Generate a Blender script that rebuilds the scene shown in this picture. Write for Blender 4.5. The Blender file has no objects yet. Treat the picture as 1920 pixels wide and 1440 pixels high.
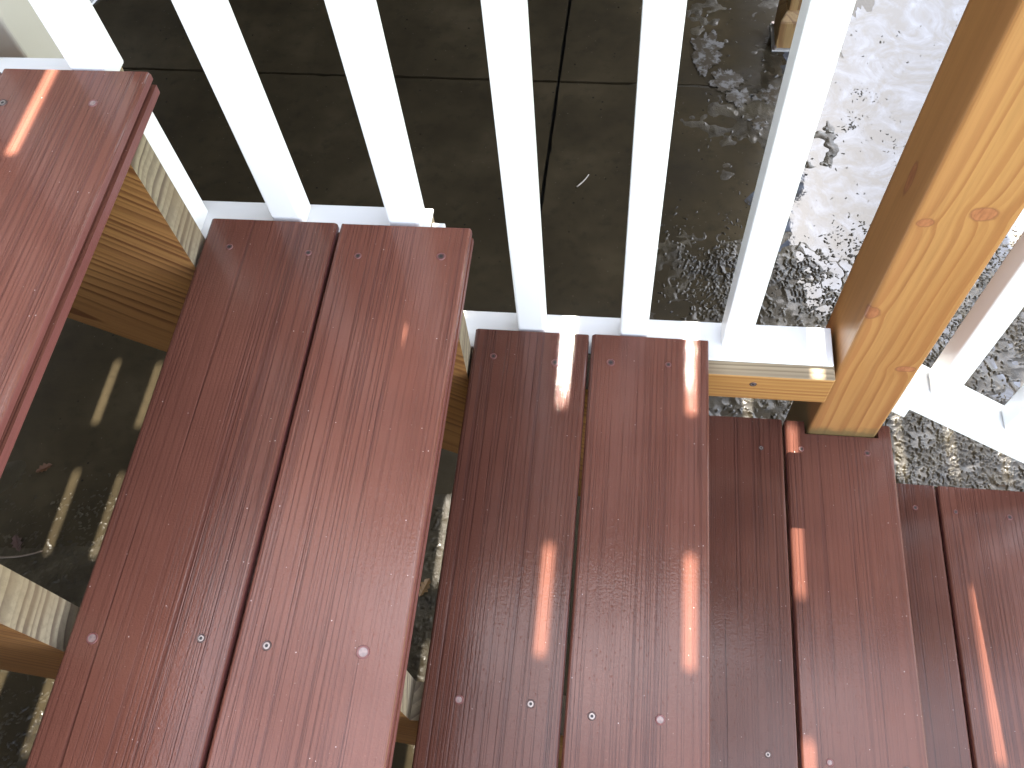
import bpy, bmesh, math, random
import numpy as np
from mathutils import Vector, Matrix

random.seed(7)
rng = np.random.default_rng(11)
scene = bpy.context.scene
COL = scene.collection

# ------------------------------------------------------------------ camera
H = 0.19595          # rise
R = 0.2665           # run
W = 0.1397           # board width
G = 0.0036           # gap between the two boards of a tread
T = 0.0254           # board thickness
ZG = -8 * H          # patio level
pitch, yaw, roll = math.radians(60.3797), math.radians(-12.9151), math.radians(-7.9743)
f = Vector((math.sin(yaw) * math.cos(pitch), math.cos(yaw) * math.cos(pitch), -math.sin(pitch)))
rt = f.cross(Vector((0, 0, 1))).normalized()
up = rt.cross(f)
rt2 = rt * math.cos(roll) + up * math.sin(roll)
up2 = -rt * math.sin(roll) + up * math.cos(roll)
cd = bpy.data.cameras.new('camera')
cam = bpy.data.objects.new('camera', cd)
COL.objects.link(cam)
M = Matrix((( rt2.x, up2.x, -f.x, 0.1693), (rt2.y, up2.y, -f.y, -0.5818), (rt2.z, up2.z, -f.z, 0.9142), (0, 0, 0, 1)))
cam.matrix_world = M
cd.sensor_fit = 'HORIZONTAL'
cd.sensor_width = 36.0
cd.lens = 1662.64 / 1920 * 36.0
cd.clip_start = 0.02
cd.clip_end = 500
scene.camera = cam

# ------------------------------------------------------------------ sky, sun, exposure
SUNV = Vector((-0.025, 0.73, 1.0)).normalized()      # from the scene towards the sun
elev = math.asin(SUNV.z)
wd = bpy.data.worlds.new('World')
scene.world = wd
wd.use_nodes = True
wn = wd.node_tree
bg = wn.nodes['Background']
sky = wn.nodes.new('ShaderNodeTexSky')
sky.sky_type = 'NISHITA'
sky.sun_disc = False
sky.sun_elevation = elev
sky.sun_rotation = math.atan2(SUNV.x, SUNV.y)
sky.air_density = 1.0
sky.dust_density = 2.2
sky.ozone_density = 1.0
hs = wn.nodes.new('ShaderNodeHueSaturation')
hs.inputs['Saturation'].default_value = 0.50
wn.links.new(sky.outputs[0], hs.inputs['Color'])
wn.links.new(hs.outputs[0], bg.inputs['Color'])
bg.inputs['Strength'].default_value = 0.12
sl = bpy.data.lights.new('sun', 'SUN')
sl.energy = 5.0
sl.angle = math.radians(0.53)
sl.color = (1.0, 0.93, 0.82)
so = bpy.data.objects.new('sun', sl)
so.rotation_euler = (-SUNV).to_track_quat('-Z', 'Y').to_euler()
so.location = (0, 4, 8)
COL.objects.link(so)
scene.view_settings.view_transform = 'Standard'
scene.view_settings.look = 'None'
scene.view_settings.gamma = 1.0
scene.view_settings.use_curve_mapping = False
scene.view_settings.exposure = 3.5
scene.cycles.use_denoising = True
scene.cycles.max_bounces = 8
scene.cycles.diffuse_bounces = 4

# ------------------------------------------------------------------ object helpers
def tag(o, label=None, cat=None, group=None, kind=None):
    if label: o['label'] = label
    if cat: o['category'] = cat
    if group: o['group'] = group
    if kind: o['kind'] = kind
    return o

def empty(name, loc, label, cat, group=None):
    o = bpy.data.objects.new(name, None)
    o.location = loc
    o.empty_display_size = 0.05
    COL.objects.link(o)
    return tag(o, label, cat, group)

def link(name, me, parent=None, loc=(0, 0, 0)):
    """me holds coordinates about loc (world); parents only carry a translation"""
    o = bpy.data.objects.new(name, me)
    COL.objects.link(o)
    loc = Vector(loc)
    if parent is not None:
        o.parent = parent
        q = parent
        while q is not None:
            loc = loc - q.location
            q = q.parent
    o.location = loc
    return o

def mesh_from_bm(name, bm, mats, smooth=False):
    bmesh.ops.recalc_face_normals(bm, faces=bm.faces)
    me = bpy.data.meshes.new(name)
    bm.to_mesh(me)
    bm.free()
    for m in (mats if isinstance(mats, (list, tuple)) else [mats]):
        me.materials.append(m)
    if smooth:
        for p in me.polygons: p.use_smooth = True
    return me

def bm_box(bm, lo, hi, bev=0.0, seg=2, mi=0):
    lo, hi = Vector(lo), Vector(hi)
    r = bmesh.ops.create_cube(bm, size=1.0)
    vs = r['verts']
    c, s = (lo + hi) / 2, hi - lo
    for v in vs:
        v.co = Vector((v.co.x * s.x, v.co.y * s.y, v.co.z * s.z)) + c
    fs = list({fc for v in vs for fc in v.link_faces})
    for fc in fs: fc.material_index = mi
    if bev > 0:
        es = list({e for v in vs for e in v.link_edges})
        r = bmesh.ops.bevel(bm, geom=es, offset=bev, segments=seg, affect='EDGES', profile=0.5)
        for fc in r['faces']: fc.material_index = mi

def box_obj(name, lo, hi, mat, parent=None, bev=0.0, seg=2, origin=None):
    lo, hi = Vector(lo), Vector(hi)
    o = Vector(origin) if origin is not None else (lo + hi) / 2
    bm = bmesh.new()
    bm_box(bm, lo - o, hi - o, bev, seg)
    return link(name, mesh_from_bm(name, bm, mat), parent, o)

def extrude_poly(bm, pts, axis, a, b, mi=0):
    """pts: 2-D outline; axis 'y' -> pts are (x,z), axis 'z' -> pts are (x,y)"""
    def P(p, t):
        return (p[0], t, p[1]) if axis == 'y' else (p[0], p[1], t)
    va = [bm.verts.new(P(p, a)) for p in pts]
    vb = [bm.verts.new(P(p, b)) for p in pts]
    n = len(pts)
    fs = [bm.faces.new(va), bm.faces.new(vb[::-1])]
    for i in range(n):
        fs.append(bm.faces.new((va[i], vb[i], vb[(i + 1) % n], va[(i + 1) % n])))
    for fc in fs: fc.material_index = mi
    return fs

# ------------------------------------------------------------------ node helpers
class NT:
    def __init__(s, name):
        s.m = bpy.data.materials.new(name)
        s.m.use_nodes = True
        s.t = s.m.node_tree
        s.b = s.t.nodes['Principled BSDF']
    def n(s, typ, **kw):
        x = s.t.nodes.new(typ)
        for k, v in kw.items(): setattr(x, k, v)
        return x
    def put(s, sock, v):
        if isinstance(v, bpy.types.NodeSocket): s.t.links.new(v, sock)
        else: sock.default_value = v
    def math(s, op, a, b=0.0, c=None, clamp=False):
        x = s.n('ShaderNodeMath', operation=op); x.use_clamp = clamp
        s.put(x.inputs[0], a); s.put(x.inputs[1], b)
        if c is not None: s.put(x.inputs[2], c)
        return x.outputs[0]
    def vmath(s, op, a, b=(0, 0, 0)):
        x = s.n('ShaderNodeVectorMath', operation=op)
        s.put(x.inputs[0], a)
        if op == 'SCALE': s.put(x.inputs['Scale'], b)
        else: s.put(x.inputs[1], b)
        return x.outputs[1] if op in ('LENGTH', 'DOT_PRODUCT', 'DISTANCE') else x.outputs[0]
    def coord(s, rot=None, kind='Object'):
        tc = s.n('ShaderNodeTexCoord').outputs[kind]
        if rot is None: return tc
        mp = s.n('ShaderNodeMapping'); s.put(mp.inputs[0], tc); mp.inputs['Rotation'].default_value = rot
        return mp.outputs[0]
    def rand(s):
        return s.n('ShaderNodeObjectInfo').outputs['Random']
    def noise(s, vec, scale=1.0, detail=3.0, rough=0.55, w=None, dist=0.0):
        x = s.n('ShaderNodeTexNoise', noise_dimensions='4D' if w is not None else '3D')
        s.put(x.inputs['Vector'], vec); x.inputs['Scale'].default_value = scale
        x.inputs['Detail'].default_value = detail; x.inputs['Roughness'].default_value = rough
        x.inputs['Distortion'].default_value = dist
        if w is not None: s.put(x.inputs['W'], w)
        return x.outputs['Fac']
    def vor(s, vec, scale, out='Distance', feature='F1', rnd=1.0):
        x = s.n('ShaderNodeTexVoronoi', feature=feature)
        s.put(x.inputs['Vector'], vec); x.inputs['Scale'].default_value = scale
        x.inputs['Randomness'].default_value = rnd
        return x.outputs[out]
    def ramp(s, fac, stops, interp='LINEAR'):
        x = s.n('ShaderNodeValToRGB'); x.color_ramp.interpolation = interp
        els = x.color_ramp.elements
        while len(els) < len(stops): els.new(0.5)
        for e, (p, c) in zip(els, stops):
            e.position = p
            e.color = (c, c, c, 1) if not isinstance(c, (tuple, list)) else (*c, 1)
        s.put(x.inputs[0], fac)
        return x.outputs[0]
    def mix(s, fac, a, b, blend='MIX'):
        x = s.n('ShaderNodeMix', data_type='RGBA', blend_type=blend)
        s.put(x.inputs[0], fac)
        for i, v in ((6, a), (7, b)):
            s.put(x.inputs[i], (*v, 1) if isinstance(v, tuple) else v)
        return x.outputs[2]
    def maprange(s, v, a, b, c=0.0, d=1.0, typ='SMOOTHSTEP'):
        x = s.n('ShaderNodeMapRange', interpolation_type=typ)
        for i, q in enumerate((v, a, b, c, d)): s.put(x.inputs[i], q)
        return x.outputs[0]
    def sep(s, v):
        x = s.n('ShaderNodeSeparateXYZ'); s.put(x.inputs[0], v); return x.outputs
    def bump(s, h, dist, strength=1.0, normal=None):
        x = s.n('ShaderNodeBump'); s.put(x.inputs['Height'], h)
        x.inputs['Distance'].default_value = dist; x.inputs['Strength'].default_value = strength
        if normal is not None: s.put(x.inputs['Normal'], normal)
        return x.outputs[0]
    def set(s, **kw):
        for k, v in kw.items():
            k = k.replace('_', ' ')
            if isinstance(v, tuple) and len(v) == 3 and 'Color' in k or k == 'Coat Tint': v = (*v, 1)
            s.put(s.b.inputs[k], v)
        return s.m

# ------------------------------------------------------------------ materials
def mat_composite():
    """oxblood capped composite decking, embossed grain along Y, thin film of water"""
    n = NT('oxblood_composite')
    p = n.coord(); w = n.math('MULTIPLY', n.rand(), 40.0)
    st = n.noise(n.vmath('MULTIPLY', p, (540, 2.0, 60)), 1.0, 2, 0.55, w)         # fine embossed streaks
    st2 = n.noise(n.vmath('MULTIPLY', p, (170, 1.4, 20)), 1.0, 2, 0.5, w)          # wider lines
    brd = n.noise(n.vmath('MULTIPLY', p, (15, 0.9, 5)), 1.0, 1, 0.5, w)            # strong / weak grain zones
    spk = n.noise(p, 480.0, 3, 0.7)
    zone = n.maprange(brd, 0.34, 0.62)
    g1 = n.maprange(st, 0.47, 0.40)                    # 1 inside a fine groove
    g2 = n.maprange(st2, 0.40, 0.34)                   # 1 inside a long deep groove
    gr = n.math('MAXIMUM', n.math('MULTIPLY', g1, n.math('MULTIPLY_ADD', zone, 0.80, 0.20)), g2)
    hgt = n.math('SUBTRACT', n.math('MULTIPLY', spk, 0.55), gr)
    mid = n.noise(p, 6.0, 3, 0.55, w)
    c = n.mix(n.maprange(mid, 0.32, 0.7), (0.112, 0.040, 0.026), (0.146, 0.054, 0.035))
    c = n.mix(n.math('MULTIPLY', n.maprange(st, 0.45, 0.72), 0.22), c, (0.165, 0.065, 0.045))
    c = n.mix(n.math('MULTIPLY', gr, 0.42), c, (0.066, 0.024, 0.020))
    vx = n.n('ShaderNodeTexVoronoi'); n.put(vx.inputs['Vector'], p); vx.inputs['Scale'].default_value = 210.0
    vd = vx.outputs['Distance']; vr, vg, vb = n.sep(vx.outputs['Color'])
    fl = n.math('MULTIPLY', n.maprange(vd, n.math('MULTIPLY_ADD', vg, 0.12, 0.06), n.math('MULTIPLY', vg, 0.07)), n.maprange(vr, 0.80, 0.84))
    c = n.mix(n.math('MULTIPLY', fl, n.math('MULTIPLY_ADD', vb, 0.6, 0.1)), c, (0.55, 0.42, 0.38))
    c = n.mix(1.0, c, n.n('ShaderNodeObjectInfo').outputs['Color'], 'MULTIPLY')      # board tone: wetness, with differences in sheen painted into the colour
    nb = n.bump(hgt, 0.0012, 0.9)
    film = n.math('ADD', n.math('MULTIPLY', hgt, 0.55), n.math('MULTIPLY', n.noise(p, 330.0, 2, 0.6, w), 0.9))
    dv = n.n('ShaderNodeTexVoronoi'); n.put(dv.inputs['Vector'], p); dv.inputs['Scale'].default_value = 260.0
    dr = n.math('MULTIPLY', n.maprange(dv.outputs['Distance'], 0.34, 0.0), n.maprange(n.sep(dv.outputs['Color'])[1], 0.66, 0.70))
    film = n.math('ADD', film, n.math('MULTIPLY', dr, 0.8))
    nc = n.bump(film, 0.0006, 0.40)
    wet = n.maprange(n.noise(p, 5.0, 2, 0.5, w), 0.30, 0.60, 0.6, 1.0)
    return n.set(Base_Color=c, Roughness=0.60, Specular_IOR_Level=0.04, Normal=nb, Coat_Weight=wet, Coat_Roughness=0.06, Coat_IOR=1.36, Coat_Normal=nc)

def mat_composite_side():
    n = NT('oxblood_composite_edge')
    p = n.coord()
    c = n.ramp(n.noise(n.vmath('MULTIPLY', p, (60, 6, 200)), 1.0, 3), [(0.3, (0.115, 0.036, 0.031)), (0.7, (0.17, 0.056, 0.047))])
    return n.set(Base_Color=c, Roughness=0.38, Normal=n.bump(n.noise(p, 500, 3), 0.0004, 0.6))

def mat_lumber(name, rot=(0, 0, 0), pith=(0.03, 0.09), spacing=0.0075, early=(0.50, 0.30, 0.115), late=(0.26, 0.115, 0.038),
               knots=(), sharp=0.62, rough=0.5, coat=0.15, warp=0.010, streak=1.0, fine=0.12, heart_shade=None, foot=False):
    """solid pine: growth rings round a pith that runs along local Z (after rot); knots = (x, y, z, radius, squash)"""
    n = NT(name)
    p0 = n.coord()
    p = p0 if rot == (0, 0, 0) else n.coord(rot)
    x, y, z = n.sep(p)
    wob = n.noise(n.vmath('MULTIPLY', p, (7, 7, 1.3)), 1.0, 2, 0.5)
    wob2 = n.noise(n.vmath('MULTIPLY', p, (60, 60, 5)), 1.0, 2, 0.5)
    dx = n.math('SUBTRACT', x, pith[0]); dy = n.math('SUBTRACT', y, pith[1])
    r = n.math('SQRT', n.math('ADD', n.math('MULTIPLY', dx, dx), n.math('MULTIPLY', dy, dy)))
    r = n.math('ADD', r, n.math('MULTIPLY', wob, warp * 6))
    r = n.math('ADD', r, n.math('MULTIPLY', wob2, warp * 0.10))
    kmask = None; kd = None
    for (kx, ky, kz, kr, sq) in knots:
        d = n.vmath('LENGTH', n.vmath('MULTIPLY', n.vmath('SUBTRACT', p, (kx, ky, kz)), (1 / kr, 1 / kr, 1 / (kr * sq))))
        d = n.math('ADD', d, n.math('MULTIPLY_ADD', n.noise(p, 70, 3, 0.6), 0.7, -0.35))
        r = n.math('ADD', r, n.math('DIVIDE', kr * 0.9, n.math('MULTIPLY_ADD', n.math('MULTIPLY', d, d), 0.35, 1.0)))
        m = n.maprange(d, 1.12, 0.92)
        kmask = m if kmask is None else n.math('MAXIMUM', kmask, m)
        kd = d if kd is None else n.math('MINIMUM', kd, d)
    rq = n.math('DIVIDE', r, spacing)
    cx = n.n('ShaderNodeCombineXYZ'); n.put(cx.inputs[0], rq)
    rq = n.math('ADD', rq, n.math('MULTIPLY', n.noise(cx.outputs[0], 0.55, 1, 0.5), 2.2))       # uneven ring widths
    fr = n.math('FRACT', rq)
    cy = n.n('ShaderNodeCombineXYZ'); n.put(cy.inputs[1], n.math('FLOOR', rq))
    amp = n.maprange(n.noise(cy.outputs[0], 2.37, 0, 0.5), 0.30, 0.62, 0.25, 1.0)
    band = n.ramp(fr, [(0.0, 0.0), (sharp - 0.22, 0.10), (sharp + 0.20, 1.0), (0.955, 1.0), (1.0, 0.0)])
    band = n.math('MULTIPLY', band, amp)
    c = n.mix(n.math('MULTIPLY', band, streak), early, late)
    if heart_shade:
        c = n.mix(n.math('MULTIPLY', n.maprange(r, heart_shade[0] + 0.02, heart_shade[0]), heart_shade[1]), c, heart_shade[2])  # reddish heartwood tone; shade of the post's left face is painted in too
    fib = n.noise(n.vmath('MULTIPLY', p, (230, 230, 6)), 1.0, 3, 0.65)
    c = n.mix(n.math('MULTIPLY', n.maprange(fib, 0.4, 0.75), fine * 2.2), c, tuple(q * 0.55 for q in late))
    chk = n.maprange(n.noise(n.vmath('MULTIPLY', p, (150, 150, 7)), 1.0, 3, 0.6), 0.27, 0.22)
    c = n.mix(n.math('MULTIPLY', chk, 0.75), c, (0.07, 0.035, 0.016))
    big = n.noise(n.vmath('MULTIPLY', p, (14, 14, 2.5)), 1.0, 3, 0.5)
    c = n.mix(n.math('MULTIPLY', n.maprange(big, 0.45, 0.7), 0.35), c, (early[0] * 0.78, early[1] * 0.66, early[2] * 0.5))
    if kmask is not None:
        kc = n.ramp(n.noise(n.vmath('MULTIPLY', p, (260, 260, 90)), 1.0, 3, 0.6), [(0.3, (0.20, 0.062, 0.025)), (0.7, (0.36, 0.135, 0.055))])
        kmask = n.math('MULTIPLY', kmask, 0.85)
        edge = n.math('MULTIPLY', n.maprange(kd, 1.30, 1.02), n.maprange(kd, 0.86, 0.98))
        c = n.mix(kmask, c, kc)
        c = n.mix(n.math('MULTIPLY', edge, 0.6), c, (0.17, 0.055, 0.022))
    if foot:      # damp, greenish stain where the timber meets the tread
        zs = n.math('ADD', z, n.math('MULTIPLY', n.noise(p, 45, 4, 0.6), -0.05))
        c = n.mix(n.math('MULTIPLY', n.maprange(zs, -0.190, -0.222), 0.75), c, (0.085, 0.075, 0.028))
    hgt = n.math('ADD', n.math('MULTIPLY', band, 0.25), n.math('MULTIPLY', fib, 0.5))
    return n.set(Base_Color=c, Roughness=rough, Normal=n.bump(hgt, 0.0006, 0.5), Coat_Weight=coat, Coat_Roughness=0.3)

def mat_white():
    n = NT('white_vinyl')
    p = n.coord()
    d = n.maprange(n.noise(p, 9.0, 4, 0.6), 0.60, 0.80)
    sp = n.math('MULTIPLY', n.maprange(n.vor(p, 60.0), 0.06, 0.03), n.maprange(n.sep(n.vor(p, 60.0, 'Color'))[1], 0.90, 0.93))
    c = n.mix(n.math('MULTIPLY', d, 0.10), (0.80, 0.79, 0.76), (0.45, 0.40, 0.32))
    c = n.mix(n.math('MULTIPLY', sp, 0.5), c, (0.25, 0.19, 0.13))
    return n.set(Base_Color=c, Roughness=0.33, Normal=n.bump(n.noise(p, 60, 2), 0.0004, 0.25))

def mat_concrete():
    n = NT('wet_concrete')
    p = n.coord(kind='Object')
    a = n.noise(p, 2.2, 4, 0.6); b = n.noise(p, 18, 4, 0.65); c_ = n.noise(p, 140, 3, 0.6)
    sw = n.noise(n.vmath('MULTIPLY', p, (9, 40, 1)), 1.0, 3, 0.6, dist=1.5)
    c = n.ramp(a, [(0.30, (0.022, 0.017, 0.010)), (0.52, (0.036, 0.028, 0.016)), (0.75, (0.062, 0.048, 0.028))])
    c = n.mix(n.math('MULTIPLY', n.maprange(b, 0.5, 0.75), 0.5), c, (0.018, 0.015, 0.010))
    dark = n.math('MULTIPLY', n.maprange(n.vor(p, 26.0), 0.13, 0.07), n.maprange(n.sep(n.vor(p, 26.0, 'Color'))[0], 0.72, 0.78))
    c = n.mix(dark, c, (0.014, 0.012, 0.009))
    pale = n.math('MULTIPLY', n.maprange(n.vor(p, 44.0), 0.08, 0.04), n.maprange(n.sep(n.vor(p, 44.0, 'Color'))[2], 0.80, 0.84))
    c = n.mix(n.math('MULTIPLY', pale, 0.6), c, (0.16, 0.14, 0.11))
    h = n.math('ADD', n.math('MULTIPLY', b, 0.5), n.math('ADD', n.math('MULTIPLY', c_, 0.30), n.math('MULTIPLY', sw, 0.7)))
    ro = n.maprange(a, 0.35, 0.65, 0.24, 0.12)
    return n.set(Base_Color=c, Roughness=ro, Specular_IOR_Level=0.24, Normal=n.bump(h, 0.0022, 0.25))

def mat_mud():
    n = NT('wet_mud')
    p = n.coord(kind='Object')
    a = n.noise(p, 9, 4, 0.6)
    c = n.ramp(a, [(0.3, (0.020, 0.016, 0.010)), (0.55, (0.040, 0.032, 0.019)), (0.75, (0.070, 0.058, 0.036))])
    h = n.math('ADD', n.noise(p, 210, 3, 0.65), n.math('MULTIPLY', n.noise(p, 60, 4, 0.65), 1.3))
    cw = n.maprange(n.noise(p, 13, 3, 0.6), 0.38, 0.60, 0.12, 0.75)
    return n.set(Base_Color=c, Roughness=0.30, Specular_IOR_Level=0.2, Coat_Weight=cw, Coat_Roughness=0.10, Coat_IOR=1.33, Normal=n.bump(h, 0.0022, 0.5))

def mat_water():
    n = NT('muddy_water')
    p = n.coord(kind='Object')
    c = n.ramp(n.noise(p, 6, 5, 0.6, dist=2.2), [(0.40, (0.030, 0.027, 0.022)), (0.52, (0.055, 0.060, 0.070)), (0.70, (0.12, 0.135, 0.165))])     # milky wash water; bluish sky glare also painted into its pale patches
    h = n.noise(p, 38, 2, 0.5)
    n.set(Base_Color=c, Roughness=0.03, IOR=1.40, Specular_IOR_Level=0.6, Normal=n.bump(n.math('ADD', h, n.math('MULTIPLY', n.noise(p, 11, 4, 0.7, dist=1.0), 0.8)), 0.0008, 0.15))
    return n.m

def simple(name, col, rough=0.5, metal=0.0, vary=0.25, scale=40.0, coat=0.0):
    n = NT(name)
    p = n.coord()
    c = n.mix(n.math('MULTIPLY', n.maprange(n.noise(p, scale, 3), 0.35, 0.7), vary), col, tuple(q * 0.4 for q in col))
    return n.set(Base_Color=c, Roughness=rough, Metallic=metal, Coat_Weight=coat, Normal=n.bump(n.noise(p, scale * 8, 2), 0.0004, 0.4))

def mat_lawn():
    n = NT('lawn')
    p = n.coord(kind='Object')
    c = n.ramp(n.noise(p, 1.5, 6, 0.7), [(0.3, (0.045, 0.065, 0.02)), (0.7, (0.09, 0.11, 0.04))])
    return n.set(Base_Color=c, Roughness=0.9)

M_TOP = mat_composite()
M_EDGE = mat_composite_side()
M_WHITE = mat_white()
M_CONC = mat_concrete()
M_MUD = mat_mud()
M_WATER = mat_water()
slope = math.atan2(H, R)
# grain along the stringer's slope: rotate so that local Z runs down the slope
STR_ROT = (0, -(math.pi / 2 + slope), 0)
M_STR = mat_lumber('stringer_side', STR_ROT, (0.20, 0.07), 0.0085, (0.33, 0.160, 0.050), (0.155, 0.058, 0.018), warp=0.010, coat=0.1)
M_STRCUT = mat_lumber('stringer_cut', STR_ROT, (0.20, 0.07), 0.0085, (0.27, 0.215, 0.135), (0.085, 0.055, 0.034), warp=0.008, coat=0.0, rough=0.75, streak=0.9)
POST_X0, POST_X1, POST_Y0, POST_Y1 = 0.4385, 0.5285, -0.0165, 0.0745
M_POST = mat_lumber('newel_pine', (0, 0, 0), (-0.085, -0.012), 0.0110, (0.355, 0.170, 0.052), (0.265, 0.106, 0.030), sharp=0.55, foot=True, heart_shade=(0.078, 0.42, (0.34, 0.145, 0.048)),
    warp=0.007, fine=0.12, coat=0.2, knots=((0.0127, -0.045, 0.2615, 0.0115, 0.75), (-0.0335, -0.045, 0.247, 0.0070, 0.8), (-0.041, -0.045, 0.097, 0.0085, 1.2),
           (0.028, -0.045, -0.015, 0.0110, 0.5), (-0.045, -0.001, 0.257, 0.0065, 3.0), (0.045, 0.02, 0.15, 0.01, 1.3)))
M_BLOCK = mat_lumber('blocking_pine', (0, math.pi / 2, 0), (-0.20, 0.10), 0.0070, (0.40, 0.205, 0.062), (0.25, 0.098, 0.026), warp=0.006)
M_BLOCKCUT = mat_lumber('blocking_top', (0, math.pi / 2, 0), (-0.20, 0.10), 0.0045, (0.32, 0.25, 0.155), (0.085, 0.055, 0.03), warp=0.006, rough=0.8, coat=0.0)
M_JOIST = mat_lumber('joist_pine', (0, math.pi / 2, 0), (0.2, 0.1), 0.012, (0.20, 0.13, 0.06), (0.12, 0.066, 0.027))
M_FARPOST = mat_lumber('far_post_pine', (0, 0, 0), (0.02, 0.1), 0.010, (0.30, 0.19, 0.075), (0.17, 0.085, 0.03))
M_DECK = simple('deck_board_underside', (0.10, 0.045, 0.034), 0.7)
M_SCREWDARK = simple('brown_screw', (0.085, 0.050, 0.042), 0.4, 0.5)
M_SCREWHOLE = simple('screw_recess', (0.012, 0.008, 0.007), 0.6)
M_STEEL = simple('steel_screw', (0.34, 0.29, 0.26), 0.4, 0.8, 0.4, 200)
M_PALE = simple('pale_plug', (0.25, 0.17, 0.15), 0.45, 0.0, 0.6, 300, 0.3)
M_LAWN = mat_lawn()

# ------------------------------------------------------------------ setting: ground and patio
def plane_obj(name, x0, x1, y0, y1, z, mat):
    bm = bmesh.new()
    vs = [bm.verts.new(q) for q in ((x0, y0, 0), (x1, y0, 0), (x1, y1, 0), (x0, y1, 0))]
    bm.faces.new(vs)
    return link(name, mesh_from_bm(name, bm, mat), None, (0, 0, z))
g = plane_obj('ground', -150, 150, -150, 150, ZG - 0.06, M_LAWN)
tag(g, kind='structure')

patio = empty('patio', (0, 0, ZG - 0.05), 'dark wet concrete patio of large slabs far below the treads', 'patio')
patio['kind'] = 'structure'
XJ = lambda y: -0.0946 - (2.637 - y) * 0.0216        # the long joint, slightly off square
YJ = 2.172
xs = [lambda y: -4.9, lambda y: XJ(y) - 2.42, XJ, lambda y: XJ(y) + 2.42]
ys = [-2.68, -0.25, YJ, YJ + 2.43, YJ + 4.9]
yj = lambda x, y: y - 0.016 * x
for i in range(3):
    for j in range(4):
        gp = 0.0055
        y0, y1 = ys[j], ys[j + 1]
        q = []
        x00, x10, x11, x01 = xs[i](y0), xs[i + 1](y0), xs[i + 1](y1), xs[i](y1)
        q = [(x00 + gp, yj(x00, y0) + gp), (x10 - gp, yj(x10, y0) + gp), (x11 - gp, yj(x11, y1) - gp), (x01 + gp, yj(x01, y1) - gp)]
        # irregular, slightly chipped edges
        pts = []
        for a in range(4):
            A, B = Vector(q[a]), Vector(q[(a + 1) % 4])
            L = (B - A).length
            m = int(L / 0.035)
            nrm = Vector((-(B - A).y, (B - A).x)).normalized()
            for t in range(m):
                ch = abs(random.gauss(0, 0.0012)) + (0.006 * random.random() if random.random() < 0.06 else 0)
                pts.append(A + (B - A) * (t / m) + nrm * ch * (0 if t == 0 else 1))
        bm = bmesh.new()
        extrude_poly(bm, [(p_.x, p_.y) for p_ in pts], 'z', -0.05, 0.0)
        o = link('slab', mesh_from_bm('slab', bm, M_CONC), patio, (0, 0, ZG))
# sand under the joints
sb = plane_obj('joint_bed', -4.9, 4.75, -2.6, 6.9, ZG - 0.022, simple('joint_dirt', (0.010, 0.009, 0.007), 0.9))
tag(sb, kind='structure')

# ------------------------------------------------------------------ house that the deck is fixed to; unseen, added to block low sky
M_BRICKW = simple('dark_basement_render', (0.075, 0.062, 0.050), 0.8, 0, 0.4, 6)
M_SIDING = simple('tan_siding', (0.36, 0.31, 0.24), 0.6, 0, 0.12, 3)
M_ROOF = simple('roof_shingle', (0.06, 0.055, 0.05), 0.9, 0, 0.5, 30)
M_PANE = simple('window_glass', (0.02, 0.022, 0.025), 0.05, 0, 0.1, 3)
def house(name, lo, hi, label):
    h = empty(name, (lo[0], lo[1], ZG), label, 'house')
    box_obj('basement_wall', (lo[0], lo[1], ZG - 0.05), (hi[0], hi[1], 1.15), M_BRICKW, h)
    box_obj('core_wall', (lo[0] + 0.03, lo[1] + 0.03, 1.15), (hi[0] - 0.03, hi[1] - 0.03, hi[2]), M_SIDING, h)
    z = 1.152; me = None; c = Vector(((lo[0] + hi[0]) / 2, (lo[1] + hi[1]) / 2, 0))
    while z < hi[2] - 0.1:
        if me is None:
            bm = bmesh.new()
            a = Vector((lo[0], lo[1])) - c.xy; b = Vector((hi[0], hi[1])) - c.xy
            bm_box(bm, (a.x, a.y, 0), (b.x, b.y, 0.118))
            for v in bm.verts:
                if v.co.z > 0.1: v.co.x *= 1 - 0.026 / abs(v.co.x); v.co.y *= 1 - 0.026 / abs(v.co.y)
            me = mesh_from_bm('clapboard', bm, M_SIDING)
        link('clapboard', me, h, (c.x, c.y, z)); z += 0.12
    box_obj('roof', (lo[0] - 0.35, lo[1] - 0.35, hi[2]), (hi[0] + 0.35, hi[1] + 0.35, hi[2] + 0.22), M_ROOF, h, 0.03, 2)
    return h
hs1 = house('house', (-9.0, 6.96, 0), (1.90, 12.0, 3.95), 'tan clapboard house on a dark basement wall, added unseen behind the patio')
for xw in (-6.3, -3.4, -0.6):
    w_ = box_obj('window', (xw, 6.925, 2.0), (xw + 1.1, 6.965, 3.3), M_WHITE, hs1, 0.004, 1)
    box_obj('pane', (xw + 0.07, 6.918, 2.07), (xw + 1.03, 6.928, 3.23), M_PANE, w_)

hs2 = house('added_wing', (-9.0, -4.0, 0), (-4.6, 6.5, 3.4), 'low clapboard wing of the house added unseen left of the stairs')  # unseen wing added to keep low sky off the patio

# ------------------------------------------------------------------ staircase
stairs = empty('staircase', (0, -0.45, ZG), 'oxblood composite staircase on open sawtooth timber stringers', 'staircase')

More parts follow.
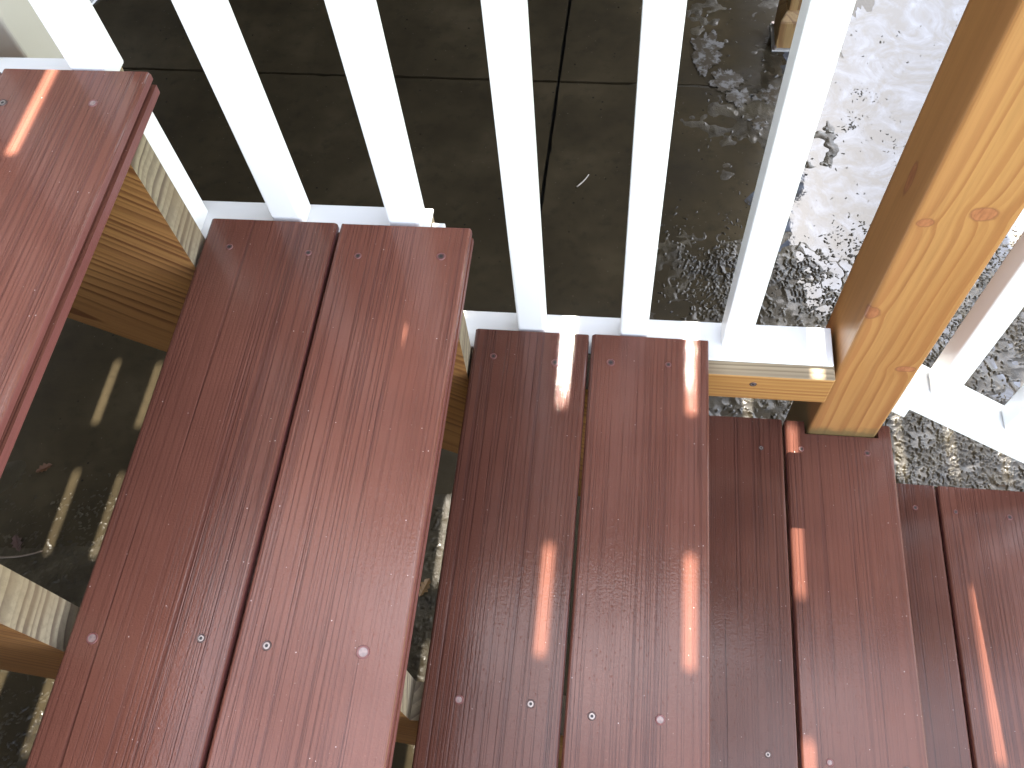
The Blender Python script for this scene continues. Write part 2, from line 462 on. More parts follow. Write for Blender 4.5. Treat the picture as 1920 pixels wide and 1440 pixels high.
def board_profile():
    """x from 0 to W, z from -T to 0: rounded top edges, grooved sides"""
    r = 0.0038; p = []
    def arc(cx, cz, a0, a1, rr, k=4):
        for i in range(k + 1):
            a = math.radians(a0 + (a1 - a0) * i / k)
            p.append((cx + rr * math.cos(a), cz + rr * math.sin(a)))
    arc(r, -r, 180, 90, r)
    arc(W - r, -r, 90, 0, r)
    p.append((W, -0.0088)); p.append((W - 0.0085, -0.0094)); p.append((W - 0.0085, -0.0148)); p.append((W, -0.0154))
    arc(W - 0.002, -T + 0.002, 0, -90, 0.002, 2)
    arc(0.002, -T + 0.002, -90, -180, 0.002, 2)
    p.append((0, -0.0154)); p.append((0.0085, -0.0148)); p.append((0.0085, -0.0094)); p.append((0, -0.0088))
    return p
PROF = board_profile()

def board_mesh(y_far, notch=None, y_near=-0.93):
    bm = bmesh.new()
    extrude_poly(bm, PROF, 'y', y_near, y_far if notch is None else notch[2])
    if notch is not None:
        nx0, nx1, ny = notch
        def tab(a, b):
            pp = []
            for (x, z) in PROF:
                pp.append((a + (b - a) * x / W if not (a == 0 and x < 0.02) and not (b == W and x > W - 0.02) else x, z))
            extrude_poly(bm, pp, 'y', ny, y_far)
        tab(0, nx0); tab(nx1, W)
    for v in bm.verts:                      # slightly ragged saw cut at the far end
        if abs(v.co.y - y_far) < 1e-6: v.co.y += random.uniform(-0.0006, 0.0006)
    bm.normal_update()
    bmesh.ops.recalc_face_normals(bm, faces=bm.faces)
    for fc in bm.faces:
        fc.material_index = 0 if fc.normal.z > 0.5 else 1
    return mesh_from_bm('tread_board', bm, [M_TOP, M_EDGE])

def screw_mesh(kind):
    bm = bmesh.new()
    R0 = 0.0037
    prof = [(R0 * 1.25, -0.0005), (R0 * 1.08, 0.0005), (R0 * 0.86, 0.0004), (R0 * 0.80, 0.00012)]
    rings = []
    N_ = 16
    for (rr, zz) in prof:
        rings.append([bm.verts.new((rr * math.cos(2 * math.pi * i / N_), rr * math.sin(2 * math.pi * i / N_), zz)) for i in range(N_)])
    for a in range(len(rings) - 1):
        for i in range(N_):
            bm.faces.new((rings[a][i], rings[a][(i + 1) % N_], rings[a + 1][(i + 1) % N_], rings[a + 1][i])).material_index = 0
    # star recess: alternating radii, darker floor
    star = [bm.verts.new(((R0 * (0.52 if i % 2 == 0 else 0.34)) * math.cos(2 * math.pi * i / N_), (R0 * (0.52 if i % 2 == 0 else 0.34)) * math.sin(2 * math.pi * i / N_), 0.00018)) for i in range(N_)]
    for i in range(N_):
        bm.faces.new((rings[-1][i], rings[-1][(i + 1) % N_], star[(i + 1) % N_], star[i])).material_index = 1
    bm.faces.new(star).material_index = 2
    if kind == 'dark': ms = [M_EDGE, M_SCREWDARK, M_SCREWHOLE]
    elif kind == 'steel': ms = [M_SCREWDARK, M_STEEL, M_SCREWHOLE]
    else: ms = [M_EDGE, M_PALE, M_PALE]
    return mesh_from_bm('screw', bm, ms, False)
SCREW = {k: screw_mesh(k) for k in ('dark', 'steel', 'pale')}

END_Y = {-2: 0.0009, -1: -0.0021, 0: 0.0, 1: 0.0016, 2: 0.0059}
MEAS = {  # measured screw places (x, y, kind) on the boards in view
 (-1, 0): [(-0.236, -0.0391, 'dark'), (-0.1496, -0.0424, 'dark'), (-0.245, -0.4473, 'pale'), (-0.1527, -0.4392, 'steel')],
 (-1, 1): [(-0.0965, -0.0438, 'dark'), (-0.010, -0.040, 'dark'), (-0.0964, -0.4402, 'steel'), (-0.0161, -0.4382, 'pale')],
 (0, 0): [(0.0266, -0.0384, 'dark'), (0.1019, -0.0426, 'dark'), (0.0381, -0.436, 'pale'), (0.1092, -0.4335, 'steel')],
 (0, 1): [(0.1678, -0.0384, 'dark'), (0.2356, -0.037, 'dark'), (0.1697, -0.4393, 'steel'), (0.2354, -0.4365, 'pale')],
 (1, 0): [(0.3764, -0.0433, 'steel'), (0.300, -0.042, 'dark'), (0.3722, -0.4316, 'steel'), (0.300, -0.434, 'dark')],
 (1, 1): [(0.4293, -0.0411, 'dark'), (0.5154, -0.0412, 'dark'), (0.4407, -0.4334, 'pale'), (0.525, -0.434, 'steel')],
 (2, 0): [(0.6394, -0.0324, 'dark'), (0.565, -0.034, 'dark'), (0.640, -0.434, 'dark'), (0.565, -0.434, 'dark')],
 (2, 1): [(0.6979, -0.0347, 'dark'), (0.7748, -0.0372, 'dark'), (0.70, -0.434, 'steel'), (0.775, -0.434, 'dark')],
 (-2, 1): [(-0.3713, -0.0416, 'steel'), (-0.2883, -0.0396, 'pale'), (-0.37, -0.437, 'steel'), (-0.29, -0.437, 'steel')]}
for nstep in range(-6, 8):
    for b in range(2):
        x0 = nstep * R + b * (W + G); zt = -nstep * H
        notch = None
        if nstep == 1 and b == 1:
            notch = (POST_X0 - 0.0025 - x0, POST_X1 + 0.0035 - x0, POST_Y0 - 0.0012)
        TONE = {(-2, 1): 1.12, (-1, 0): 0.95, (-1, 1): 1.12, (0, 0): 0.68, (0, 1): 0.90, (1, 0): 0.66, (1, 1): 0.82, (2, 0): 0.66, (2, 1): 0.85}
        bo = link('tread_board', board_mesh(END_Y.get(nstep, 0.0), notch), stairs, (x0, 0, zt))
        tn = TONE.get((nstep, b), 0.9); bo.color = (tn, tn, tn, 1)
        sc = MEAS.get((nstep, b)) or [(x0 + dx_, y_, 'dark') for dx_ in (0.028, W - 0.028) for y_ in (-0.041, -0.437)]
        sc = sc + [(x0 + dx_, -0.83, 'dark') for dx_ in (0.028, W - 0.028)]
        for (sx, sy, kd) in sc:
            s_ = bpy.data.objects.new('screw', SCREW[kd]); COL.objects.link(s_)
            s_.parent = bo; s_.location = (sx - x0, sy, 0.0004)
            s_.rotation_euler = (random.uniform(-.05, .05), random.uniform(-.05, .05), random.random() * 6.28)
            s_.scale = (random.uniform(0.75, 1.15) * (1.1 if kd == 'pale' else 1.0),) * 3

def stringer(yc, dxr=0.0):
    """sawtooth stringer; side faces and cut faces carry their own timber tone"""
    th = 0.0381
    pts = []
    XR = lambda k: k * R - 0.003 + dxr
    for k in range(-6, 8):
        pts.append((XR(k), -k * H - T - 0.0003)); pts.append((XR(k + 1), -k * H - T - 0.0003))
    pts.append((XR(8), ZG + 0.001))
    bot = lambda x: 0.038 - (H / R) * (x + 0.42)
    xb = (0.038 - (ZG + 0.001)) / (H / R) - 0.42
    pts.append((xb, ZG + 0.001)); pts.append((XR(-6), bot(XR(-6))))
    bm = bmesh.new()
    oz = Vector((0, yc, 0))
    extrude_poly(bm, pts, 'y', -th / 2, th / 2)
    bmesh.ops.recalc_face_normals(bm, faces=bm.faces)
    for fc in bm.faces:
        fc.material_index = 0 if abs(fc.normal.y) > 0.5 or fc.normal.z < -0.2 else 1
    bmesh.ops.triangulate(bm, faces=[fc for fc in bm.faces if len(fc.verts) > 4])
    o = link('stringer', mesh_from_bm('stringer', bm, [M_STR, M_STRCUT]), stairs, oz)
    return o
stringer(-0.0435)
stringer(-0.4370, -0.010)
stringer(-0.8300)

M_SKYBLOCK = simple('sky_block_stain', (0.10, 0.045, 0.034), 0.7)
xk = -6 * R
while xk < 7.9 * R:          # unseen vertical boards added on the outer side to keep skylight off the ground
    x1_ = min(xk + 0.138, 8 * R)
    kk = math.floor(x1_ / R)
    zt_ = min(-kk * H, -math.floor(xk / R) * H) - T - 0.003
    if zt_ - ZG > 0.05: box_obj('sky_block_board', (xk, -0.874, ZG + 0.0005), (x1_, -0.852, zt_), M_SKYBLOCK, stairs)
    xk += 0.1388

def lumber_box(name, lo, hi, parent, mats, bev=0.0022):
    lo, hi = Vector(lo), Vector(hi); c = (lo + hi) / 2
    bm = bmesh.new()
    bm_box(bm, lo - c, hi - c, bev, 2)
    bm.normal_update()
    bmesh.ops.recalc_face_normals(bm, faces=bm.faces)
    for fc in bm.faces: fc.material_index = 1 if (fc.normal.z > 0.75 or abs(fc.normal.x) > 0.9) else 0
    return link(name, mesh_from_bm(name, bm, mats), parent, c)

for nstep in range(-6, 1):
    if nstep == 0:
        bl = lumber_box('blocking', (0.2655, -0.0315, -T - 0.0565), (POST_X0 - 0.004, 0.0375, -T - 0.0002), stairs, [M_BLOCK, M_BLOCKCUT])
        sm = bpy.data.objects.new('screw', SCREW['steel']); COL.objects.link(sm)
        sm.parent = bl
        sm.location = Vector((0.3413, -0.0318, -0.0445)) - bl.location - stairs.location
        sm.rotation_euler = (math.pi / 2, 0.3, 0)
        lumber_box('blocking', (-0.016, -0.0235, -T - 0.0565), (0.262, 0.0375, -T - 0.0008), stairs, [M_BLOCK, M_BLOCKCUT])
    else:
        lumber_box('blocking', (nstep * R - 0.0160, -0.0235, -nstep * H - T - 0.0565), ((nstep + 1) * R - 0.0335, 0.0375, -nstep * H - T - 0.0008), stairs, [M_BLOCK, M_BLOCKCUT])

# ------------------------------------------------------------------ white stair railing (stepped base, square balusters)
rail = empty('stair_railing', (0, 0.02, -0.0254), 'white vinyl stair railing with square balusters on a stepped white base behind the treads', 'railing')
for nstep in range(-6, 1):
    zt = -nstep * H - T + 0.0002
    x1 = (nstep + 1) * R - 0.0330 if nstep < 0 else POST_X0 - 0.0060
    box_obj('base_rail', (nstep * R - 0.0330, -0.0130, zt), (x1, 0.0405, zt + 0.0038), M_WHITE, rail, 0.0012, 2)
    if nstep > -6:
        box_obj('riser_trim', (nstep * R - 0.0325, -0.0215, zt + 0.0041), (nstep * R - 0.0185, 0.0245, zt + H - 0.0006), M_WHITE, rail, 0.001, 2)
def hand_z(x): return 0.90 - (H / R) * (x - 0.28)
def baluster_mesh(h0, h1, slope_top=0.0):
    bm = bmesh.new(); s = 0.0165
    bm_box(bm, (-s, -s, h0), (s, s, h1), 0.0032, 3)
    return mesh_from_bm('baluster', bm, M_WHITE)
bx = [-0.185, -0.057, 0.0685, 0.1935, 0.3165]
x_ = -0.3100
while x_ > -1.55: bx.append(x_); x_ -= 0.1255
for xx in bx:
    k = math.floor((xx + 0.0185) / R)
    if k > 0: k = 0
    z0 = -k * H - T + 0.0043
    link('baluster', baluster_mesh(0, hand_z(xx) - z0 - 0.01), rail, (xx, 0.0198, z0))
def sloped_bar(name, x0, z0, x1, z1, ya, yb, vth, mat, parent, bev=0.004):
    bm = bmesh.new()
    o = Vector(((x0 + x1) / 2, (ya + yb) / 2, (z0 + z1) / 2))
    fs = extrude_poly(bm, [(x0 - o.x, z0 - o.z), (x1 - o.x, z1 - o.z), (x1 - o.x, z1 - o.z - vth), (x0 - o.x, z0 - o.z - vth)], 'y', ya - o.y, yb - o.y)
    if bev: bmesh.ops.bevel(bm, geom=list(bm.edges), offset=bev, segments=3, affect='EDGES', profile=0.5)
    return link(name, mesh_from_bm(name, bm, mat), parent, o)
sloped_bar('handrail', -1.62, hand_z(-1.62) + 0.045, POST_X0 - 0.002, hand_z(POST_X0) + 0.045, -0.012, 0.052, 0.06, M_WHITE, rail)

# lower sloping railing below the newel
rail2 = empty('lower_railing', (0.56, 0.02, -0.14), 'white lower stair railing with sloping bottom rail below the wooden newel post', 'railing')
low_z = lambda x: -0.1646 - 0.70 * (x - 0.6405)
sloped_bar('bottom_rail', POST_X1 + 0.012, low_z(POST_X1 + 0.012), 1.75, low_z(1.75), 0.004, 0.056, 0.044, M_WHITE, rail2, 0.003)
# end bracket hugging the newel
sloped_bar('bracket', POST_X1 + 0.001, low_z(POST_X1 + 0.001) + 0.006, 0.5585, low_z(0.5585) + 0.006, 0.0, 0.060, 0.066, M_WHITE, rail2, 0.002)
xx = 0.5945
while xx < 1.72:
    zb = low_z(xx)
    bm = bmesh.new(); s = 0.0165
    bm_box(bm, (-s, -s, 0), (s, s, 0.86), 0.0032, 3)
    for v in bm.verts:
        if v.co.z < 0.1: v.co.z += -0.70 * v.co.x
        else: v.co.z += -0.70 * v.co.x
    link('baluster', mesh_from_bm('baluster', bm, M_WHITE), rail2, (xx, 0.0290, zb + 0.0004))
    xx += 0.1245
sloped_bar('handrail', POST_X1 + 0.002, low_z(POST_X1) + 0.905, 1.75, low_z(1.75) + 0.905, -0.012, 0.052, 0.06, M_WHITE, rail2)

# ------------------------------------------------------------------ wooden newel post
pc = Vector(((POST_X0 + POST_X1) / 2, (POST_Y0 + POST_Y1) / 2, 0))
bm = bmesh.new()
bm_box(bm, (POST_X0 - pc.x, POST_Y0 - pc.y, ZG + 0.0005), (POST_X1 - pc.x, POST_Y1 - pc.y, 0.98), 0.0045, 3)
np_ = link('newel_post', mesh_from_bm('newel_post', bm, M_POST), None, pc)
tag(np_, 'honey coloured pine newel post with knots, set into a notched tread', 'post')

# ------------------------------------------------------------------ white post by the top tread
wp = empty('painted_post', (-0.48, 0.13, ZG), 'wide almond grey square post behind the white balusters at the highest tread', 'post')
M_ALMOND = simple('almond_paint', (0.50, 0.47, 0.41), 0.45, 0, 0.1, 5)
box_obj('sleeve', (-0.531, 0.080, ZG + 0.006), (-0.430, 0.181, 7 * H - T - 0.186), M_ALMOND, wp, 0.004, 3)
box_obj('foot_trim', (-0.547, 0.064, ZG + 0.0005), (-0.414, 0.197, ZG + 0.09), M_ALMOND, wp, 0.006, 3)

# ------------------------------------------------------------------ far patio post with its trimmed foot
fp = empty('patio_post', (0.806, 2.44, ZG), 'brown wooden patio post with chamfered base block on a pale metal plate', 'post')
fc_ = Vector((0.806, 2.443, ZG))
box_obj('plate', fc_ + Vector((-0.080, -0.080, 0.0005)), fc_ + Vector((0.080, 0.080, 0.007)), simple('zinc_plate', (0.5, 0.5, 0.48), 0.5, 0.4), fp, 0.001, 1)
for (dx_, dy_) in ((-0.070, -0.070), (0.070, -0.070), (-0.070, 0.070), (0.070, 0.070)):
    bm = bmesh.new()
    bmesh.ops.create_cone(bm, cap_ends=True, segments=6, radius1=0.0085, radius2=0.0085, depth=0.012)
    link('bolt', mesh_from_bm('bolt', bm, M_STEEL), fp, fc_ + Vector((dx_, dy_, 0.0135)))
bm = bmesh.new()
rings = []
for (s, z) in ((0.068, 0.0075), (0.068, 0.128), (0.050, 0.166)):
    rings.append([bm.verts.new((sx * s, sy * s, z)) for sx, sy in ((-1, -1), (1, -1), (1, 1), (-1, 1))])
for a in range(2):
    for i in range(4): bm.faces.new((rings[a][i], rings[a][(i + 1) % 4], rings[a + 1][(i + 1) % 4], rings[a + 1][i]))
bm.faces.new(rings[0]); bm.faces.new(rings[2])
bmesh.ops.bevel(bm, geom=list(bm.edges), offset=0.003, segments=2, affect='EDGES')
link('base_block', mesh_from_bm('base_block', bm, M_FARPOST), fp, fc_)
box_obj('shaft', fc_ + Vector((-0.0445, -0.0445, 0.160)), fc_ + Vector((0.0445, 0.0445, 7 * H - T - 0.186 - ZG)), M_FARPOST, fp, 0.004, 2)

# ------------------------------------------------------------------ deck overhead: boards with gaps, joists (casts the slit light)
ZB = 7 * H - T               # underside of the boards
deck = empty('upper_deck', (0.5, 2.0, ZB), 'raised timber deck over the patio with narrow gaps between its boards', 'deck')
C_ = 0.73; XS_ = 0.025
slotX = {0: 0.1135, 1: 0.2627, 2: 0.413, 3: 0.556, 4: 0.7005, -1: -0.0305, -2: -0.180, -3: -0.331}
for k in range(-4, -27, -1): slotX[k] = slotX[k + 1] - 0.150
for k in range(5, 10): slotX[k] = slotX[k - 1] + 0.1487
YS = [0.10, 0.69, 0.755, 0.885, 1.14, 2.960]
def gapw(k, y):
    if k == -1: return 0.0085 if y >= 0.75 else (0.0002 if y < 0.695 else 0.006)
    if k == -2: return 0.0085 if y >= 0.88 else 0.0002
    if k == 3: return 0.0085 if y >= 1.0 else 0.0015
    if k <= -12: return 0.0006
    return 0.0100 if k < -6 else 0.0076
ks = sorted(slotX)
for a, b in zip(ks[:-1], ks[1:]):
    xa, xb = slotX[a] - XS_ * ZB, slotX[b] - XS_ * ZB
    L_ = [(xa + gapw(a, y) / 2, y) for y in YS]
    R_ = [(xb - gapw(b, y) / 2, y) for y in YS][::-1]
    bm = bmesh.new()
    o = Vector(((xa + xb) / 2, 1.6, ZB))
    extrude_poly(bm, [(p_[0] - o.x, p_[1] - o.y) for p_ in L_ + R_], 'z', 0.0, T)
    link('deck_board', mesh_from_bm('deck_board', bm, M_DECK), deck, o)
XL, XRr = slotX[ks[0]] - XS_ * ZB, slotX[ks[-1]] - XS_ * ZB
y = 2.966
while y < 6.9:
    box_obj('deck_board', (XL, y, ZB), (XRr, y + W, ZB + T), M_DECK, deck, 0.002, 1)
    y += W + 0.006
for yj_ in (0.426, 0.711, 1.117, 1.523, 2.074, 2.514, 2.919, 3.32, 3.73, 4.13, 4.54, 4.95, 5.35, 5.76, 6.16, 6.56):
    box_obj('joist', (XL + 0.04, yj_, ZB - 0.184), (XRr - 0.04, yj_ + 0.038, ZB - 0.0003), M_JOIST, deck, 0.002, 1)
box_obj('rim_joist', (XL, 0.10, ZB - 0.184), (XRr, 0.138, ZB - 0.0003), M_JOIST, deck, 0.002, 1)
box_obj('rim_joist', (XL, 6.85, ZB - 0.184), (XRr, 6.888, ZB - 0.0003), M_JOIST, deck, 0.002, 1)
for xe in (XL + 0.001, XRr - 0.039):
    box_obj('end_joist', (xe, 0.139, ZB - 0.184), (xe + 0.038, 6.849, ZB - 0.0003), M_JOIST, deck, 0.002, 1)
# landing at the head of the stairs
for i in range(7):
    box_obj('deck_board', (XL, -0.945 + i * 0.1487, ZB), (-6 * R - 0.02, -0.945 + i * 0.1487 + W, ZB + T), M_DECK, deck, 0.002, 1)
for yy in (-0.94, -0.44, 0.06):
    box_obj('joist', (XL, yy, ZB - 0.184), (-6 * R - 0.024, yy + 0.038, ZB - 0.0003), M_JOIST, deck, 0.002, 1)
for (px_, py_) in ((XL + 0.15, -0.85), (XL + 0.15, 6.7), (XRr - 0.2, 6.7)):
    sp_ = box_obj('support_post', (px_ - 0.045, py_ - 0.045, ZG + 0.0005), (px_ + 0.045, py_ + 0.045, ZB - 0.1845), M_FARPOST, deck, 0.004, 2)

# ------------------------------------------------------------------ mud, puddle and litter on the patio
def vnoise(X, Y, s, seed):
    r_ = np.random.default_rng(seed)
    tab = r_.random((64, 64))
    x = X / s; y = Y / s
    xi = np.floor(x).astype(int); yi = np.floor(y).astype(int)
    fx = x - xi; fy = y - yi
    fx = fx * fx * (3 - 2 * fx); fy = fy * fy * (3 - 2 * fy)
    g_ = lambda a, b: tab[a % 64, b % 64]
    return (g_(xi, yi) * (1 - fx) + g_(xi + 1, yi) * fx) * (1 - fy) + (g_(xi, yi + 1) * (1 - fx) + g_(xi + 1, yi + 1) * fx) * fy
def sm(a, b, v):
    t = np.clip((v - a) / (b - a), 0, 1); return t * t * (3 - 2 * t)

def field(name, x0, x1, y0, y1, res, base, dens, nchip, hmax, seed, mat):
    nx, ny = int((x1 - x0) / res), int((y1 - y0) / res)
    gx = np.linspace(x0, x1, nx); gy = np.linspace(y0, y1, ny)
    X, Y = np.meshgrid(gx, gy, indexing='ij')
    Hh = base(X, Y)
    r_ = np.random.default_rng(seed)
    D = np.zeros_like(X)
    cx = r_.uniform(x0, x1, nchip); cy = r_.uniform(y0, y1, nchip)
    keep = r_.random(nchip) < dens(cx, cy)
    for px_, py_ in zip(cx[keep], cy[keep]):
        Ls = r_.uniform(0.003, 0.013); Ws = r_.uniform(0.0012, 0.0026); a = r_.normal(0.9, 0.9); hh = r_.uniform(0.35, 1.0) * hmax
        m = int((Ls + 3 * Ws) / res) + 1
        i = int((px_ - x0) / res); j = int((py_ - y0) / res)
        i0, i1, j0, j1 = max(0, i - m), min(nx, i + m + 1), max(0, j - m), min(ny, j + m + 1)
        if i1 <= i0 or j1 <= j0: continue
        dx = X[i0:i1, j0:j1] - px_; dy = Y[i0:i1, j0:j1] - py_
        u = dx * math.cos(a) + dy * math.sin(a); v = -dx * math.sin(a) + dy * math.cos(a)
        q = np.exp(-(np.maximum(0, np.abs(u) - Ls / 2) ** 2 + v * v) / (Ws * Ws)) * hh * (1 + 0.5 * u / Ls)
        D[i0:i1, j0:j1] = np.maximum(D[i0:i1, j0:j1], q)
    Z = Hh + D
    co = np.stack([X, Y, Z], -1).reshape(-1, 3)
    idx = np.arange(nx * ny).reshape(nx, ny)
    fcs = np.stack([idx[:-1, :-1], idx[1:, :-1], idx[1:, 1:], idx[:-1, 1:]], -1).reshape(-1, 4)
    me = bpy.data.meshes.new(name)
    me.vertices.add(len(co)); me.vertices.foreach_set('co', co.ravel())
    me.loops.add(len(fcs) * 4); me.loops.foreach_set('vertex_index', fcs.ravel())
    me.polygons.add(len(fcs)); me.polygons.foreach_set('loop_start', np.arange(0, len(fcs) * 4, 4))
    me.update(calc_edges=True)
    me.materials.append(mat)
    me.polygons.foreach_set('use_smooth', np.ones(len(fcs), bool))
    o = link(name, me, None, (0, 0, ZG))
    return o
def base_r(X, Y):
    edge = np.minimum(np.minimum(X - 0.15, 1.75 - X), np.minimum(Y - 0.15, 2.85 - Y))
    lo = vnoise(X, Y, 0.23, 3) * 0.6 + vnoise(X, Y, 0.09, 4) * 0.4
    cover = sm(1.62, 1.30, Y) * sm(0.18, 0.50, X + 0.25 * (lo - 0.5))        # silt in front
    cover = np.maximum(cover, sm(0.70, 0.95, X + 0.18 * (lo - 0.5)) * 0.8)    # and on the right
    h = -0.004 + cover * 0.0055 + (lo - 0.5) * 0.006 + (vnoise(X, Y, 0.03, 5) - 0.5) * 0.0014
    rid = 1 - 2 * np.abs(vnoise(X + 0.4 * Y, Y - 0.3 * X, 0.034, 15) - 0.5)
    h = h + cover * (rid - 0.55) * 0.0055 * sm(1.75, 1.2, Y)
    far = sm(1.45, 1.75, Y + 0.3 * (lo - 0.5))
    lo2 = 0.45 * vnoise(X, Y, 0.13, 31) + 0.35 * vnoise(X, Y, 0.055, 32) + 0.2 * vnoise(X, Y, 0.022, 33)
    hp = 0.0012 + (lo2 - 0.5) * 0.013 - 0.0042 * sm(0.70, 0.95, X) - 0.0036 * sm(0.80, 0.55, X)
    hp = hp + (0.0040 + 0.010 * (lo2 - 0.45)) * np.exp(-(((X - 0.925 + 0.25 * (lo2 - 0.5)) / 0.050) ** 2 + ((Y - 1.88) / 0.14) ** 2) ** 2)
    h = h * (1 - far) + hp * far
    return h - 0.01 * sm(0.06, 0.0, edge)
def dens_r(x, y):
    c1 = sm(1.62, 1.25, y) * sm(0.22, 0.6, x)
    cl = vnoise(x, y, 0.16, 9)
    c2 = sm(0.52, 0.66, cl) * sm(0.75, 1.0, x) * 0.45 * sm(0.85, 1.3, 2.6 - y)
    for gx_, gy_, gr_ in ((1.045, 2.185, 0.055), (1.028, 1.975, 0.050), (1.187, 1.861, 0.060), (1.12, 2.08, 0.045)):
        c2 = np.maximum(c2, 0.75 * np.exp(-(((x - gx_) / gr_) ** 2 + ((y - gy_) / (1.3 * gr_)) ** 2)))
    return np.clip(np.maximum(c1 * (0.12 + 0.75 * sm(0.3, 0.65, cl)), c2) + 0.015, 0, 1)
mud = field('mud', 0.15, 1.75, 0.15, 2.85, 0.0026, base_r, dens_r, 55000, 0.0068, 21, M_MUD)
tag(mud, 'dark wet silt with grass clippings spread over the patio', 'mud', kind='stuff')
def base_l(X, Y):
    edge = np.minimum(np.minimum(X + 2.1, -0.0 - X), np.minimum(Y + 0.9, 0.75 - Y))
    lo = vnoise(X, Y, 0.2, 13)
    h = -0.004 + (0.0045 + (lo - 0.45) * 0.008) * sm(0.55, 0.36, Y + 0.2 * (lo - 0.5))
    return h - 0.01 * sm(0.06, 0.0, edge)
mud2 = field('mud', -2.1, 0.0, -0.9, 0.75, 0.0042, base_l, lambda x, y: sm(0.42, 0.30, y) * (0.25 + 0.6 * sm(0.4, 0.65, vnoise(x, y, 0.2, 14))), 16000, 0.006, 22, M_MUD)
tag(mud2, 'dark leaf litter and silt on the ground under the open stairs', 'mud', kind='stuff')
pu = plane_obj('puddle', 0.72, 1.93, 0.15, 3.15, ZG + 0.0012, M_WATER)
# irregular outline for the water
bm = bmesh.new()
po = []
for i in range(900):
    a = 2 * math.pi * i / 900
    ca, sa = math.cos(a), math.sin(a)
    nz = sum(w_ * (float(vnoise(np.array(3 + ca), np.array(3 + sa), sc_, sd_)) - 0.5) for w_, sc_, sd_ in ((0.42, 0.35, 41), (0.30, 0.14, 42), (0.17, 0.05, 43), (0.08, 0.02, 44)))
    rr = 1.0 + nz
    po.append((0.56 * ca * rr, 1.05 * sa * rr))
bm.faces.new([bm.verts.new((p_[0], p_[1], 0)) for p_ in po])
pu.data = mesh_from_bm('puddle', bm, M_WATER)
pu.location = (1.22, 1.78, ZG + 0.0012)
tag(pu, kind='structure')

def leaf(name, x, y, z, s, rz, col, label, curl=0.35):
    bm = bmesh.new()
    outline = [(-0.5, 0.0), (-0.36, 0.13), (-0.25, 0.10), (-0.14, 0.28), (-0.02, 0.17), (0.10, 0.30), (0.2, 0.14), (0.33, 0.17), (0.5, 0.0)]
    mid = [bm.verts.new((a, 0, -0.03 + 0.10 * a * a)) for a, _ in outline]
    for sgn in (1, -1):
        ed = [bm.verts.new((a + random.uniform(-.02, .02), sgn * w_, curl * w_ * random.uniform(0.5, 1.3))) if w_ > 0 else mid[i] for i, (a, w_) in enumerate(outline)]
        for i in range(len(outline) - 1):
            vs = [mid[i], mid[i + 1], ed[i + 1], ed[i]]
            vs = list(dict.fromkeys(vs))
            if len(vs) >= 3: bm.faces.new(vs)
    for v in bm.verts: v.co *= s
    me = mesh_from_bm(name, bm, simple(name + '_skin', col, 0.5, 0, 0.4, 60))
    o = link(name, me, None, (x, y, z)); o.rotation_euler = (0, 0, rz)
    sd = o.modifiers.new('thick', 'SOLIDIFY'); sd.thickness = 0.0006
    return tag(o, label, 'leaf')
leaf('dead_leaf', -1.598, 0.386, ZG + 0.009, 0.055, 0.6, (0.085, 0.033, 0.010), 'curled orange brown dead leaf on the litter below the stairs')
leaf('dead_leaf', -1.59, 0.139, ZG + 0.009, 0.060, 2.2, (0.060, 0.030, 0.022), 'dull reddish dead leaf beside a twig below the stairs')
leaf('dead_leaf', -0.326, 0.108, ZG + 0.009, 0.060, 1.2, (0.16, 0.085, 0.024), 'ochre dead leaf lying below the gap between two treads')

def stick(name, a, b, r, mat, label, cat='twig'):
    a, b = Vector(a), Vector(b); c = (a + b) / 2; d = (b - a)
    bm = bmesh.new()
    N_ = 7; prev = None
    side = d.cross(Vector((0, 0, 1))).normalized()
    for i in range(7):
        t = i / 6
        ctr = a + d * t - c + side * math.sin(t * 3.1) * d.length * 0.05
        rr = r * (1 - 0.35 * t)
        ring = [bm.verts.new(ctr + side * rr * math.cos(2 * math.pi * q / N_) + Vector((0, 0, 1)) * rr * math.sin(2 * math.pi * q / N_)) for q in range(N_)]
        if prev:
            for q in range(N_): bm.faces.new((prev[q], prev[(q + 1) % N_], ring[(q + 1) % N_], ring[q]))
        else: bm.faces.new(ring)
        prev = ring
    bm.faces.new(prev[::-1])
    o = link(name, mesh_from_bm(name, bm, mat, True), None, c)
    return tag(o, label, cat)
M_TWIG = simple('twig_bark', (0.42, 0.37, 0.30), 0.6)
M_TWIGD = simple('dark_twig_bark', (0.10, 0.07, 0.045), 0.6)
zt = ZG + 0.003
stick('twig', (0.005, 1.63, zt), (0.045, 1.69, zt), 0.0028, M_TWIG, 'pale twig on the dark slab beside the long joint')
stick('twig', (-1.63, 0.09, ZG + 0.012), (-1.50, 0.12, ZG + 0.012), 0.004, M_TWIGD, 'dark brown twig on the litter below the stairs')
stick('twig', (0.10, 1.00, zt + 0.002), (0.135, 1.025, zt + 0.002), 0.0035, M_TWIG, 'small pale twig near the white base of the stair railing')

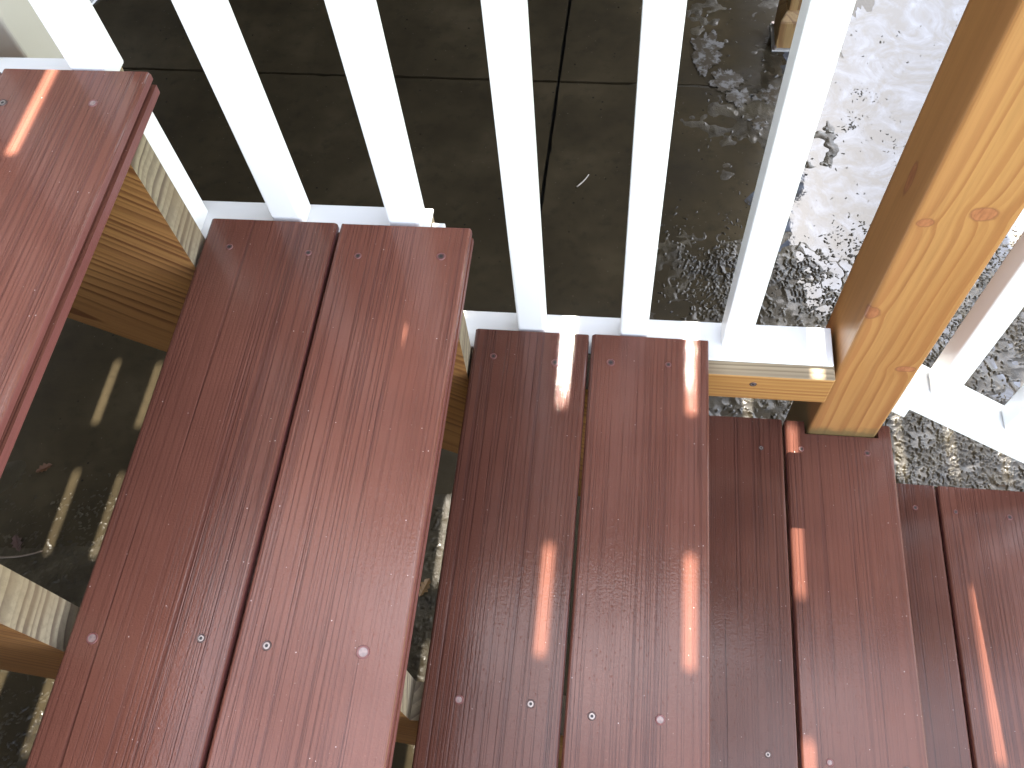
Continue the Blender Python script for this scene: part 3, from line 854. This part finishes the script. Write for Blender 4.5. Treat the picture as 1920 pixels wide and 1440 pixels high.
# thin soapy film drying on the slab left of the puddle
def ragged(cx, cy, rx, ry, seed, n_=160):
    out = []
    for i in range(n_):
        a = 2 * math.pi * i / n_; ca, sa = math.cos(a), math.sin(a)
        nz = sum(w_ * (float(vnoise(np.array(3 + ca), np.array(3 + sa), sc_, seed + q)) - 0.5) for q, (w_, sc_) in enumerate(((0.7, 0.5), (0.5, 0.2), (0.3, 0.07))))
        out.append((cx + rx * ca * (1 + nz), cy + ry * sa * (1 + nz)))
    return out
nf = NT('soap_film')
pf = nf.coord(kind='Object')
fm = nf.maprange(nf.noise(pf, 26, 5, 0.65), 0.44, 0.62)
nf.set(Base_Color=nf.mix(fm, (0.040, 0.031, 0.019), (0.125, 0.120, 0.112)), Roughness=0.25)
bm = bmesh.new()
for (cx_, cy_, rx_, ry_, sd_) in ((0.47, 2.36, 0.060, 0.10, 61), (0.545, 2.20, 0.050, 0.055, 65), (0.60, 2.10, 0.045, 0.05, 69), (0.715, 2.115, 0.055, 0.045, 73), (0.66, 1.97, 0.03, 0.03, 77)):
    bm.faces.new([bm.verts.new((x_, y_, 0)) for x_, y_ in ragged(cx_, cy_, rx_, ry_, sd_)])
fo = link('soap_film', mesh_from_bm('soap_film', bm, nf.m), None, (0, 0, ZG + 0.0045))
tag(fo, 'pale soapy film drying in patches on the dark slab', 'film', kind='stuff')
# scrap of green plastic under the stairs
bm = bmesh.new()
sv = [bm.verts.new(q) for q in ((-0.022, -0.012, 0), (0.012, -0.018, 0.004), (0.024, 0.004, 0.001), (0.004, 0.020, 0.006), (-0.018, 0.014, 0.002))]
bm.faces.new(sv)
so_ = link('plastic_scrap', mesh_from_bm('plastic_scrap', bm, simple('green_plastic', (0.01, 0.20, 0.13), 0.35)), None, (-0.345, 0.60, ZG + 0.004))
so_.modifiers.new('thick', 'SOLIDIFY').thickness = 0.001
tag(so_, 'small scrap of green plastic on the patio below the stringer', 'scrap')
# white strip lying on the slab near the painted post
stp = box_obj('white_strip', (-0.17, -0.011, 0), (0.17, 0.011, 0.008), M_WHITE, None, 0.002, 2, (0, 0, 0))
stp.location = (-2.19, 2.72, ZG + 0.0005)
stp.rotation_euler = (0, 0, math.radians(72))
tag(stp, 'white plastic strip lying on the dark slab behind the balusters', 'strip')
